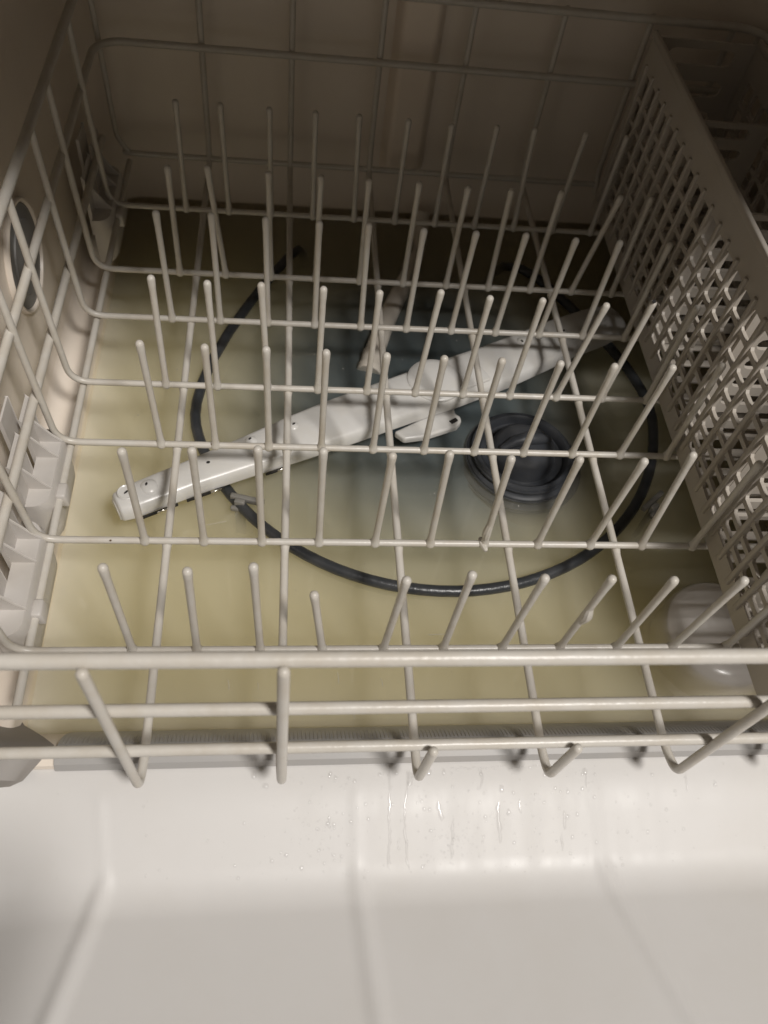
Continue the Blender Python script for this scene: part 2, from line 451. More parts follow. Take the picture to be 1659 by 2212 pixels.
for x, y, rx, ry in ((0.0625, -0.0565, .0016, .002), (0.0685, -0.0615, .0018, .0018), (0.152, -0.0565, .0017, .0027), (0.160, -0.057, .0011, .002), (0.19, -0.066, .0014, .0022), (0.193, -0.077, .0012, .002), (0.236, -0.0585, .0015, .002)):
    bead(x, y, rx, ry, 0.0008, 14)
for _ in range(2):
    for cx_, cy_, sx_, sy_, n_ in ((0.094, -0.083, .009, .007, 34), (0.166, -0.088, .007, .006, 40), (0.196, -0.079, .012, .008, 22)):
        for _k in range(n_):
            r = random.choice((0.0003, 0.0004, 0.0005, 0.0007)); yy = min(-0.057, max(-0.103, random.gauss(cy_, sy_)))
            bead(random.gauss(cx_, sx_), yy, r, r * random.uniform(.9, 1.3), r * .55, 7)
for x0, y0, y1, wd in ((0.1315, -0.056, -0.100, .0008), (0.1405, -0.056, -0.101, .0007), (0.142, -0.056, -0.064, .0014), (0.1630, -0.080, -0.097, .0010), (0.1885, -0.072, -0.091, .0013), (0.199, -0.071, -0.078, .0009),
                       (0.2225, -0.077, -0.086, .0009), (0.2212, -0.087, -0.095, .0007), (0.180, -0.056, -0.066, .0010), (0.292, -0.060, -0.070, .0007), (0.1555, -0.071, -0.080, .0013), (0.236, -0.057, -0.067, .0005), (0.1005, -0.076, -0.082, .0009)):
    N = max(6, int((y0 - y1) / 0.0016)); p = []; xx = x0
    for k in range(N + 1):
        xx += random.gauss(0, 0.00034); p.append((xx, y0 + (y1 - y0) * k / N))
    run(p, wd, 0.00045)
for k in range(26):
    x = 0.165 + 0.06 * k / 26 + random.uniform(-.001, .001); bead(x, -0.0555 + random.uniform(-.0006, .0006), 0.0012, 0.0006, 0.0006)
drops = mesh_obj('water_droplets', DV, DF, M_DROP); drops['kind'] = 'stuff'
drops['label'] = 'clear water beads and trickles clinging to the open white door'; drops['category'] = 'water drops'

# ------------------------------------------------------------------ sump and filter
sump = empty('sump_plate', 'round grey sump plate seen through the murky water', 'sump', (0.183, 0.252, -0.0790))
V, F = lathe([(0.165, -0.030), (0.152, -0.016), (0.140, -0.006), (0.126, 0.003), (0.112, 0.0100), (0.095, 0.0145), (0.070, 0.0172), (0.035, 0.0182), (0.012, 0.0184)], 56)
mesh_obj('plate', V, F, M_SUMP, sump)
V, F = lathe([(0.030, 0.0), (0.030, 0.018), (0.026, 0.024), (0.020, 0.026), (0.020, 0.036), (0.018, 0.038)], 32, (-0.018, -0.03, 0))
mesh_obj('arm_post', V, F, M_SUMP, sump)

filt = empty('filter_cap', 'dark grey stepped round filter cap rising from the water', 'filter', (0.2465, 0.1790, -0.0968))
prof = [(0.0455, -0.022), (0.0455, 0.030), (0.0448, 0.0330), (0.0425, 0.0338), (0.0405, 0.0340), (0.0402, 0.0385), (0.0392, 0.0395), (0.0368, 0.0400), (0.0362, 0.0440), (0.0352, 0.0452), (0.033, 0.0456), (0.0312, 0.0440), (0.0300, 0.0400), (0.0245, 0.0385)]
mesh_obj('cap', *lathe(prof, 48), M_FILT, filt)
V, F = lathe([(0.0240, 0.0385), (0.0238, 0.0440), (0.0222, 0.0490), (0.018, 0.0525), (0.010, 0.0545), (0.003, 0.055)], 36)
mesh_obj('dome', V, F, M_FILT, filt)
V = []; F = []
V, F = tube([(-0.017, -0.004, 0.052), (-0.009, -0.001, 0.0558), (0.0, 0.001, 0.0572), (0.009, 0.002, 0.0560), (0.017, 0.004, 0.052)], [.003, .0045, .005, .0045, .003], 10)
mesh_obj('grip', V, F, M_FILT, filt)
for k, (r, z) in enumerate(((0.0458, 0.0312), (0.0408, 0.0372), (0.0368, 0.0430))):
    P = [(r * math.cos(a * math.pi / 24), r * math.sin(a * math.pi / 24), z) for a in range(48)]
    V, F = tube(P, 0.0008, 6, caps=False, closed=True); mesh_obj('ring', V, F, M_FILT, filt)

# ------------------------------------------------------------------ heating element
heat = empty('heating_element', 'black looped heating element lying half sunk in the water', 'heating element', (0.18, 0.24, -0.06))
def H(o):
    o.parent = heat; o.matrix_parent_inverse = Matrix.Translation(-Vector(heat.location)); return o
cx, cy, hr = 0.1828, 0.2410, 0.1755
HL = [(0.0868, 0.4056), (0.0828, 0.4003), (0.0675, 0.3719), (0.0461, 0.3289), (0.0258, 0.2871), (0.0162, 0.257), (0.0122, 0.2312), (0.0122, 0.2132)]
HR = [(0.3577, 0.2086), (0.3591, 0.2227), (0.3581, 0.2444), (0.3522, 0.2693), (0.3383, 0.2986), (0.3245, 0.3242), (0.3115, 0.3451), (0.2991, 0.3679), (0.2889, 0.3817), (0.2745, 0.3968), (0.2645, 0.4004)]
P = [(HL[0][0] + .004, HL[0][1] + .012, -0.088), (HL[0][0] + .003, HL[0][1] + .006, -0.066), (HL[0][0] + .001, HL[0][1] + .002, -0.0545)] + [(x, y, -0.0560) for x, y in HL[1:]]
for k in range(0, 45):
    a = math.radians(190 + (352 - 190) * k / 44)
    z = -0.0585 + 0.0016 * max(0, math.cos(a - math.radians(270)))
    P.append((cx + hr * math.cos(a), cy + hr * math.sin(a), z))
P += [(x, y, -0.0562) for x, y in HR[1:]] + [(HR[-1][0] - .010, HR[-1][1] - .001, -0.066), (HR[-1][0] - .013, HR[-1][1] - .001, -0.09)]
for _ in range(3):
    P = [P[0]] + [tuple((P[q - 1][w_] + 2 * P[q][w_] + P[q + 1][w_]) / 4 for w_ in range(3)) for q in range(1, len(P) - 1)] + [P[-1]]
V, F = tube(P, 0.0038, 12); H(mesh_obj('sheath', V, F, M_HEAT))
for (x, y, az) in ((0.0455, 0.1335, math.radians(-14)), (0.329, 0.138, math.radians(40))):
    br = H(bevel_box('bracket', (0.023, 0.0038, 0.005), (x + .006, y, -0.0545), M_BRK, bev=0.001, rot=(0, 0, az)))
    b2 = bevel_box('foot', (0.007, 0.0035, 0.038), (-0.004, -0.004, -0.016), M_BRK, bev=0.0008); b2.parent = br
    b3 = bevel_box('jaw', (0.013, 0.0030, 0.004), (-0.003, -0.0068, -0.0035), M_BRK, bev=0.0008); b3.parent = br

# ------------------------------------------------------------------ feed tube
ft = empty('feed_tube', 'pale plastic feed tube running from back wall towards the spray arm', 'tube', (0.16, 0.33, -0.07))
def FT(o):
    o.parent = ft; o.matrix_parent_inverse = Matrix.Translation(-Vector(ft.location)); return o
P = [(0.1400, 0.2645, -0.0605), (0.1435, 0.277, -0.0570), (0.155, 0.316, -0.0600), (0.174, 0.368, -0.0640), (0.189, 0.415, -0.066), (0.193, 0.434, -0.062), (0.194, 0.4485, -0.050)]
V, F = tube(fillet(P, 0.01, 3), 0.0078, 16, rounded=False); FT(mesh_obj('pipe', V, F, M_TUBE))
d = (Vector(P[0]) - Vector(P[1])).normalized(); p0 = Vector(P[0])
V, F = tube([p0 - d * 0.014, p0 - d * 0.013, p0 - d * 0.002, p0 - d * .001, p0 + d * 0.0035, p0 + d * 0.0042], [0.0082, 0.0088, 0.0088, 0.0095, 0.0095, 0.0088], 18, rounded=False); FT(mesh_obj('collar', V, F, M_TUBE))
# ------------------------------------------------------------------ spray arm
arm = empty('spray_arm', 'long white plastic spray arm lying across the tub under the rack', 'spray arm', (0.1561, 0.2095, -0.0405))
arm.rotation_euler.z = math.radians(27.58)
ST = [(-0.2075, .0070, .0068), (-0.2060, .0095, .0095), (-0.200, .0108, .0108), (-0.185, .0116, .0110), (-0.155, .0131, .0113), (-0.115, .0157, .0138), (-0.08, .0188, .0165), (-0.045, .0204, .0185), (0.0, .0200, .0200), (0.04, .0198, .0222), (0.085, .0186, .0225), (0.12, .0190, .0205), (0.15, .0202, .0182), (0.185, .0186, .0178), (0.203, .0160, .0150), (0.2075, .0120, .0120), (0.2085, .009, .009)]
V = []; F = []
Zb, Zt = -0.0010, 0.0105
ring = 10
for i, (s, u, l) in enumerate(ST):
    u *= 0.95; l *= 0.95
    e = 0.55 if i in (0, len(ST) - 1) else (0.85 if i in (1, len(ST) - 2) else 1.0)
    zt = Zt * e if e < 1 else Zt; b = 0.0042; pitch = 0.0012
    V += [(s, u, Zb), (s, u, zt - b), (s, u - b * .35, zt - b * .35), (s, u - b, zt), (s, (u - l) / 2, zt + pitch * e), (s, -(l - b), zt), (s, -(l - b * .35), zt - b * .35), (s, -l, zt - b), (s, -l, Zb), (s, 0, Zb)]
for i in range(len(ST) - 1):
    for k in range(ring): F.append((i * ring + k, i * ring + (k + 1) % ring, (i + 1) * ring + (k + 1) % ring, (i + 1) * ring + k))
F.append(tuple(range(ring))); F.append(tuple(reversed(range((len(ST) - 1) * ring, len(ST) * ring))))
body = mesh_obj('arm_body', V, F, M_ARM, arm)
bv = body.modifiers.new('soft', 'BEVEL'); bv.width = 0.0008; bv.segments = 2; bv.limit_method = 'ANGLE'; bv.angle_limit = math.radians(30)
# dark slotted strip along lower edge joint
sl = []
for (s0, s1, l0, l1) in ((-0.198, -0.172, -.0110, -.0112), (-0.166, -0.150, -.0112, -.0116), (-0.147, -0.141, -.0116, -.0120), (-0.112, -0.098, -.0141, -.0150)):
    a = bevel_box('clip_slot', (s1 - s0, 0.0012, 0.0022), ((s0 + s1) / 2, (l0 + l1) / 2 - 0.0004, Zb + 0.0002), M_DARK, arm, bev=0.0002, seg=1, rot=(0, 0, math.atan2(l1 - l0, s1 - s0)))
for (s0, s1, l) in ((-0.186, -0.178, -.0112), (-0.150, -0.1425, -.0118), (-0.104, -0.096, -.0148)):
    bevel_box('bright_catch', (s1 - s0, 0.0013, 0.0018), ((s0 + s1) / 2, l - 0.0008, Zb + 0.0004), M_STEEL, arm, bev=0.0003, seg=1)
# nozzles: low domes with a slot
def nozzle(s, u, r, h, ang, off=(0, 0), hole=(0.0012, 0.0007)):
    z0 = Zt - 0.0004
    if h > 0:
        V, F = lathe([(r, 0), (r * .93, h * .3), (r * .75, h * .62), (r * .5, h * .85), (r * .22, h * .97), (r * .05, h)], 26, (s, u, z0))
        nz = mesh_obj('nozzle', V, F, M_ARM, arm)
    else:
        V, F = lathe([(r, 0.0012), (r * .9, 0.0017), (r * .78, 0.0012), (r * .7, 0.0009)], 26, (s, u, z0)); nz = mesh_obj('nozzle', V, F, M_ARM, arm)
    V, F = lathe([(1, -.3), (1, 1), (.8, 1.2)], 10)
    Vh = []
    ca, sa = math.cos(ang), math.sin(ang)
    for v in V:
        x = v.x * hole[0]; y = v.y * hole[1]
        Vh.append((s + off[0] + x * ca - y * sa, u + off[1] + x * sa + y * ca, z0 + max(h, .0012) * .9 + v.z * 0.0005))
    hh = mesh_obj('spray_hole', Vh, F, M_DARK, nz)
nozzle(-0.1985, 0.0025, 0.0058, 0, .4, hole=(0.0019, .0006)); nozzle(-0.1845, 0.0005, 0.0062, 0.0030, .9, off=(-.0012, .0012))
nozzle(-0.1446, 0.0018, 0.0030, 0.0006, 0, hole=(0.0013, 0.0011)); nozzle(-0.1122, 0.0065, 0.0046, 0.0026, .3, off=(-.0005, .0008))
nozzle(-0.0815, 0.0058, 0.0044, 0.0026, .3, off=(.0005, .0005)); nozzle(0.114, 0.0065, 0.0046, 0.0026, 1.8, off=(-.0015, -.001))
nozzle(0.150, 0.001, 0.0044, 0.0026, .5); nozzle(0.186, 0.000, 0.0060, 0.0028, .5)
# hub
V, F = lathe([(0.0205, 0), (0.0203, 0.0014), (0.0190, 0.0024), (0.015, 0.0032), (0.008, 0.0036), (0.002, 0.0037)], 40, (0.030, 0.0005, Zt - 0.0002))
mesh_obj('hub_cap', V, F, M_ARM, arm)
bevel_box('hub_plate', (0.036, 0.030, 0.0030), (0.050, -0.0018, Zt + 0.0006), M_ARM, arm, bev=0.0012)
V = []; F = []
pts = [(-.014, -.018), (-.011, -.027), (0.004, -.0315), (0.030, -.0335), (0.0355, -.0310), (0.0375, -.0265), (0.0355, -.0225), (0.040, -.014)]
m = len(pts)
for z in (-0.0095, -0.0035):
    for p in pts: V.append((p[0], p[1], z))
for k in range(m): F.append((k, (k + 1) % m, m + (k + 1) % m, m + k))
F.append(tuple(reversed(range(m)))); F.append(tuple(range(m, 2 * m)))
lug = mesh_obj('lock_lug', V, F, M_ARM, arm)
bv = lug.modifiers.new('soft', 'BEVEL'); bv.width = 0.0016; bv.segments = 3
bevel_box('lug_window', (0.006, 0.0032, 0.0012), (0.030, -0.0285, -0.0032), M_DARK, lug, bev=0.0004, rot=(0, 0, .1))

# ------------------------------------------------------------------ float
fl = empty('float_dome', 'white domed float cap at the front corner beside the basket', 'float', (0.3585, 0.037, -0.0975))
V, F = lathe([(0.0390, -0.008), (0.0390, 0.033), (0.0382, 0.0372), (0.0355, 0.0412), (0.0305, 0.0440), (0.022, 0.0462), (0.012, 0.0475), (0.003, 0.048)], 44)
mesh_obj('cap', V, F, M_FLOAT, fl)
V, F = lathe([(0.043, -.006), (0.043, 0.012), (0.0405, 0.014), (0.0388, 0.014)], 44); mesh_obj('skirt', V, F, M_FLOAT, fl)

# ------------------------------------------------------------------ dish rack
rack = empty('dish_rack', 'off white coated wire dish rack with rows of upright tines', 'dish rack', (0.18, 0.19, -0.006))
def K(o):
    o.parent = rack; o.matrix_parent_inverse = Matrix.Translation(-Vector(rack.location)); return o
ROWY = [0.0, 0.0661, 0.1349, 0.1835, 0.244, 0.2918, 0.3652]
OFF = [0.0007, -0.0003, 0.002, 0.0003, -0.0012, -0.0001, -0.0015]
LXS = [0.0112, 0.0766, 0.1418, 0.2068, 0.2729]
S = 0.032
SL, SR = -0.0605, 0.4205          # rack sides
FRY, BKY = -0.0692, 0.4375        # rack front and back
RIM = 0.1325
TIPS = {
1: [(-0.0011, 0.0007), (0.0023, -0.0009), (-0.0018, 0.0016), (-0.0065, 0.0029), (0.0014, -0.0049), (-0.0007, -0.0019), (0.0008, -0.0034), (0.0003, -0.0037), (-0.0019, -0.0042), (0.0006, -0.0041), None],
2: [(0.0001, -0.0021), (0.0002, -0.0006), (-0.0008, 0.001), (-0.0013, 0.0008), (0.0005, -0.001), (-0.0028, 0.001), (-0.0038, -0.001), (-0.0001, -0.0005), (0.0021, -0.0007), (-0.0023, 0.0043), None],
3: [(-0.002, 0.0007), (-0.0008, -0.0002), (-0.0008, -0.0001), (-0.0011, -0.0007), (-0.0006, -0.0014), (-0.0011, -0.0018), (-0.001, -0.0018), (0.0001, -0.0022), (-0.0009, -0.0027), (0.0014, -0.002), None],
4: [(0.0002, 0.0036), (-0.001, 0.0013), (-0.0032, 0.002), (-0.0001, 0.001), (0.0, 0.0002), (0.0041, 0.0036), (0.0007, 0.0001), (0.0004, 0.0003), (0.0074, -0.001), (0.0054, 0.003), None],
5: [(-0.0014, 0.0012), (-0.0011, 0.0021), (-0.0006, 0.001), (-0.0003, 0.0002), (-0.002, 0.0008), (0.0003, -0.001), (0.0014, -0.0007), (0.0016, 0.0004), (0.0017, -0.0018), (-0.0012, -0.0016), None],
6: [(0.0, -0.0001), (-0.008, 0.0037), (-0.0011, 0.0006), (0.0004, 0.0003), (-0.0006, -0.0003), (0.0005, 0.0003), (0.0009, -0.0012), (-0.0021, -0.0012), (0.0007, 0.0004), (0.0095, -0.0014), None],
7: [(-0.0004, 0.0029), (-0.0024, 0.003), (-0.0009, 0.0019), (-0.0011, 0.0016), (-0.0025, 0.0017), None, (-0.0011, -0.0018), None, (-0.0038, 0.0021), (0.0021, 0.0005), None]}
WR = 0.00205       # floor wire radius
TR = 0.0020
def tine_mesh(length):
    pts = [(0, 0, 0.0002), (0, 0, 0.0016), (0, 0, 0.0032), (0, 0, 0.0055), (0, 0, 0.012), (0, 0, length * .5), (0, 0, length - .010), (0, 0, length - 0.0065), (0, 0, length - 0.002)]
    rs = [0.0033, 0.0029, 0.0024, TR * 1.04, TR, TR * .97, TR, TR * 1.10, TR * 1.16]
    V, F = tube(pts, rs, 10)
    return V, F
TM = {}
def tine(parent, base, tip, special=None):
    d = Vector(tip) - Vector(base); L = round(d.length, 3)
    if L not in TM:
        V, F = tine_mesh(L); o = mesh_obj('tine', V, F, M_WIRE); TM[L] = o.data
    else: o = link_mesh('tine', TM[L])
    K(o); o.parent = parent; o.matrix_parent_inverse = Matrix.Identity(4)
    o.location = Vector(base) - Vector(rack.location)
    o.rotation_euler = d.to_track_quat('Z', 'Y').to_euler()
    return o
for j in range(7):
    y = ROWY[j]
    pts = [(SL - 0.0017, y, RIM), (SL, y, RIM * .5), (SL + 0.0028, y, 0.0), (SR - 0.0028, y, 0), (SR, y, RIM * .5), (SR + .0017, y, RIM)]
    # slight sag and wander
    P = fillet(pts, 0.013, 7)
    cw = wire('cross_wire', P, WR, None); cw.parent = rack; cw.matrix_parent_inverse = Matrix.Translation(-Vector(rack.location))
    for i in range(11):
        b = (i * S + OFF[j], y, 0.0); t = TIPS[j + 1][i]; z = 0.083
        if t is None: t = (random.uniform(-.001, .001), random.uniform(-.0015, .0015))
        if (j, i) == (0, 3): z = 0.056
        o = tine(rack, b, (b[0] + t[0], b[1] + t[1], z))
        if (j, i) == (3, 9):        # capless tine: hollow dark end
            q = mesh_obj('worn_hole', *lathe([(0.0012, 0), (0.0012, 0.0006), (0.001, 0.0008)], 10, (0, 0.0, 0.0)), M_DARK, o)
            L = (Vector((b[0] + t[0], b[1] + t[1], z)) - Vector(b)).length
            dl = o.rotation_euler.to_matrix().inverted() @ (cam.location - Vector((b[0], b[1], z))).normalized()
            q.location = Vector((0, 0, L - 0.0004)) + dl * 0.0022; q.rotation_euler = dl.to_track_quat('Z', 'Y').to_euler()
        if (j, i) == (0, 7):
            V, F = tube([(0.0004, -0.0006, 0.036), (0.0006, -0.0009, 0.040), (0.0009, -0.0011, 0.043), (0.0004, -0.0006, 0.047), (0, 0, 0.051)], [0.0018, 0.0024, 0.0027, 0.0024, 0.0018], 9); mesh_obj('coating_blister', V, F, M_WIRE, o)
        if (j, i) == (1, 6):
            V, F = tube([(0, 0, 0.006), (0.0003, -0.0007, 0.010), (0.0003, -.0008, 0.015), (0, 0, 0.022)], [0.0018, 0.0025, 0.0025, 0.0019], 9); mesh_obj('coating_blister', V, F, M_WIRE, o)
            V, F = tube([(-.003, -0.001, 0.0008), (0, -0.0016, 0.0014), (0.004, -0.001, 0.001)], [0.0016, 0.0022, 0.0016], 8); mesh_obj('coating_blister', V, F, M_WIRE, o)
        if (j, i) in ((2, 1), (1, 0), (2, 2)):
            def blob(n, sc, loc):
                bm = bmesh.new(); bmesh.ops.create_icosphere(bm, subdivisions=2, radius=1)
                for v in bm.verts:
                    v.co *= 0.75 + 0.5 * abs(noise.noise(v.co * 2.3 + Vector((i, j, n)))); v.co = Vector((v.co.x * sc[0], v.co.y * sc[1], v.co.z * sc[2]))
                me = bpy.data.meshes.new('rust_chip'); bm.to_mesh(me); bm.free(); me.materials.append(M_RUST)
                q = link_mesh('rust_chip', me, o); q.location = loc
            if (j, i) == (2, 1): blob(0, (.0010, .0010, .0009), (0.0004, -0.0020, 0.0022)); blob(1, (.0007, .0006, .0007), (-0.0095, -0.0002, 0.0020))
            if (j, i) == (1, 0): blob(2, (.0007, .0007, .0004), (-0.018, -0.0006, 0.0020))
            if (j, i) == (2, 2): blob(3, (.0006, .0006, .0008), (-.004, -.0010, .0018))
# lengthwise floor wires: bend up at the back and front
for k, x in enumerate(LXS):
    ft_top = RIM if k in (0, 1, 4) else 0.0455
    jit = [0.0004, -.0008, .0003, 0, -.0004][k]
    fz = -0.0040
    pts = [(x, FRY - .0005, ft_top), (x, FRY + 0.0012, 0.004 + fz), (x + jit, FRY + 0.0145, fz), (x - jit, 0.2, fz), (x, BKY - 0.006, fz), (x, BKY, 0.010), (x, BKY + 0.001, RIM)]
    P = fillet(pts, 0.007, 6); Q = []; RS = []
    for q in range(len(P)):
        Q.append(P[q]); RS.append(0.0023)
        if q + 1 < len(P) and P[q + 1].y - P[q].y > 0.03:
            a_, b_ = P[q], P[q + 1]
            for ry in ROWY:
                for dy, rr in ((-0.0048, .0023), (-0.0028, .00245), (0, .0029), (0.0028, .00245), (0.0048, .0023)):
                    t_ = (ry + dy - a_.y) / (b_.y - a_.y)
                    if 0.005 < t_ < 0.995:
                        p_ = a_.lerp(b_, t_); p_.z += (rr - 0.0023) * 1.2; Q.append(p_); RS.append(rr)
    cw = wire('lengthwise_wire', Q, RS, None); cw.parent = rack; cw.matrix_parent_inverse = Matrix.Translation(-Vector(rack.location))
for x in (0.338, 0.402):
    pts = [(x, FRY - .0005, RIM), (x, FRY + 0.0012, 0.0), (x, FRY + 0.0145, -0.004), (x, BKY - 0.006, -0.004), (x, BKY, 0.010), (x, BKY + 0.001, RIM)]
    K(wire('lengthwise_wire', fillet(pts, 0.007, 6), 0.0023, None))
# outermost lengthwise wires
for x in (-0.0513, 0.4113):
    K(wire('edge_wire', [(x, -0.028, -0.0041), (x, 0.12, -0.0041), (x, 0.428, -0.0041)], 0.0023, None))
# front end studs of the edge wires seen behind the top rail
K(wire('floor_end_wire', fillet([(SL + .006, BKY - 0.0042, 0.0005), (SL + 0.02, BKY - .0042, -0.0004), (SR - .02, BKY - .0042, -0.0004), (SR - .006, BKY - .0042, 0.0005)], .004, 3), 0.0023, None))
def hoop(z, r, inset=0.0, name='rail'):
    xl, xr, yf, yb = SL - 0.0024 + inset, SR + 0.0024 - inset, FRY + 0.0046 + inset, BKY - 0.0036 - inset
    if z > 0.12: yf, yb = FRY + 0.0042, BKY - 0.003; xl += .0008; xr -= .0008
    P = []
    rr = 0.02
    for (cx, cy, a0) in ((xl + rr, yb - rr, 180), (xr - rr, yb - rr, 90), (xr - rr, yf + rr, 0), (xl + rr, yf + rr, -90)):
        for k in range(9):
            a = math.radians(a0 - 90 * k / 8); P.append((cx + rr * math.cos(a), cy + rr * math.sin(a), z))
    V, F = tube(P, r, 10, caps=False, closed=True)
    K(mesh_obj(name, V, F, M_WIRE))
hoop(RIM, 0.0029, name='rim_wire'); hoop(0.0860, 0.0026, name='side_rail'); 
# lower rail on three sides (front and sides)
P = fillet([(SL - 0.0024, 0.40, 0.0315), (SL - 0.0024, FRY + 0.0046, 0.0395), (SR + 0.0024, FRY + 0.0046, 0.0395), (SR + 0.0024, 0.40, 0.0315)], 0.02, 8)
K(wire('side_rail', P, 0.0026, None))
# back corner uprights
for x in (SL + .001, SR - .001):
    K(wire('corner_upright', fillet([(x + .008 * (1 if x < 0 else -1), BKY - .004, 0.0005), (x, BKY - .003, 0.012), (x - .002 * (1 if x < 0 else -1), BKY - .004, RIM - .005)], .008, 4), WR, None))

# roller clips under the left (and right) side
def roller_clip(yc, ln, mirror=False):
    sg = -1 if mirror else 1
    x0 = SL if not mirror else SR
    e = bpy.data.objects.new('roller_clip', None); col.objects.link(e)
    # the body mesh itself is the part; ribs and tabs are its sub-parts
    col.objects.unlink(e); bpy.data.objects.remove(e)
    n = 12; V = []; F = []
    hw = 0.0078
    def ringpts(h, wdt, z):
        out = []
        for k in range(n + 1):
            a = math.pi / 2 - math.pi * k / n
            out.append((wdt * math.cos(a) * 1.0 if False else -wdt + 2 * wdt * 0 + 0, 0, z))
        return out
    # stadium in y-x plane, inner side bulging towards +x
    prof = [(0.80, -0.020), (0.95, -0.017), (1.0, -0.010), (1.0, 0.010), (0.97, 0.0145), (0.86, 0.0170)]
    base = []
    hl = ln / 2; cr = 0.010
    for k in range(7):
        a = math.pi / 2 * k / 6; base.append((-0.006 + (hw + .006 - cr) + cr * math.sin(a), hl - cr + cr * math.cos(a)))
    for k in range(7):
        a = math.pi / 2 * k / 6; base.append((-0.006 + (hw + .006 - cr) + cr * math.cos(a), -hl + cr - cr * math.sin(a)))
    base = [(-0.006, hl)] + base + [(-0.006, -hl)]
    m = len(base)
    for (s, z) in prof:
        for (x, y) in base: V.append((sg * (-0.006 + (x + 0.006) * s), y * (0.98 + .02 * s), z))
    for i in range(len(prof) - 1):
        for k in range(m): F.append((i * m + k, i * m + (k + 1) % m, (i + 1) * m + (k + 1) % m, (i + 1) * m + k))
    F.append(tuple(range((len(prof) - 1) * m, len(prof) * m))); F.append(tuple(reversed(range(m))))
    b = mesh_obj('roller_clip', V, F, M_CLIP)
    b.location = (x0 + sg * 0.0005, yc, -0.012); K(b)
    def prism(name, poly, y0, y1):      # poly in (x,z) of clip space
        k = len(poly); VV = [(sg * p[0], y0, p[1]) for p in poly] + [(sg * p[0], y1, p[1]) for p in poly]
        FF = [tuple(range(k)), tuple(reversed(range(k, 2 * k)))] + [(i, (i + 1) % k, k + (i + 1) % k, k + i) for i in range(k)]
        o = mesh_obj(name, VV, FF, M_CLIP, b, smooth=False)
        bb = o.modifiers.new('soft', 'BEVEL'); bb.width = 0.0004; bb.segments = 2
        return o
    for f in (-.28, .12, .33):
        prism('gusset', [(-0.006, 0.016), (0.0062, 0.0165), (0.0015, 0.022), (-0.006, 0.034)], f * ln, f * ln + 0.0016)
    for f0, f1 in ((-.47, -.05), (.10, .44)):
        prism('rail_tab', [(-0.0075, 0.004), (-0.0060, 0.004), (-0.0060, 0.048), (-0.0075, 0.050)], f0 * ln, f1 * ln)
    prism('rail_hook', [(-0.0125, 0.036), (-0.0112, 0.036), (-0.0112, 0.062), (-0.0125, 0.062)], -.1 * ln, .22 * ln)
    # latch over the edge wire
    o = bevel_box('wire_latch', (0.0075, 0.011, 0.010), (sg * 0.0098, -.22 * ln, 0.0075), M_CLIP, b, bev=0.0012, taper=(.7, .9))
    for f in (-.27, .27):
        Vw, Fw = lathe([(0.0128, -0.003), (0.0135, -0.002), (0.0135, 0.002), (0.0128, 0.003), (0.004, 0.0034)], 28)
        Vw = [(v.z, v.x, v.y) for v in Vw]
        o = mesh_obj('roller', Vw, Fw, M_CLIP, b); o.location = (-sg * 0.0090, f * ln, -0.0165)
    return b
for mir in (False, True):
    roller_clip(0.1120, 0.056, mir); roller_clip(0.0400, 0.070, mir); roller_clip(0.372, 0.070, mir)

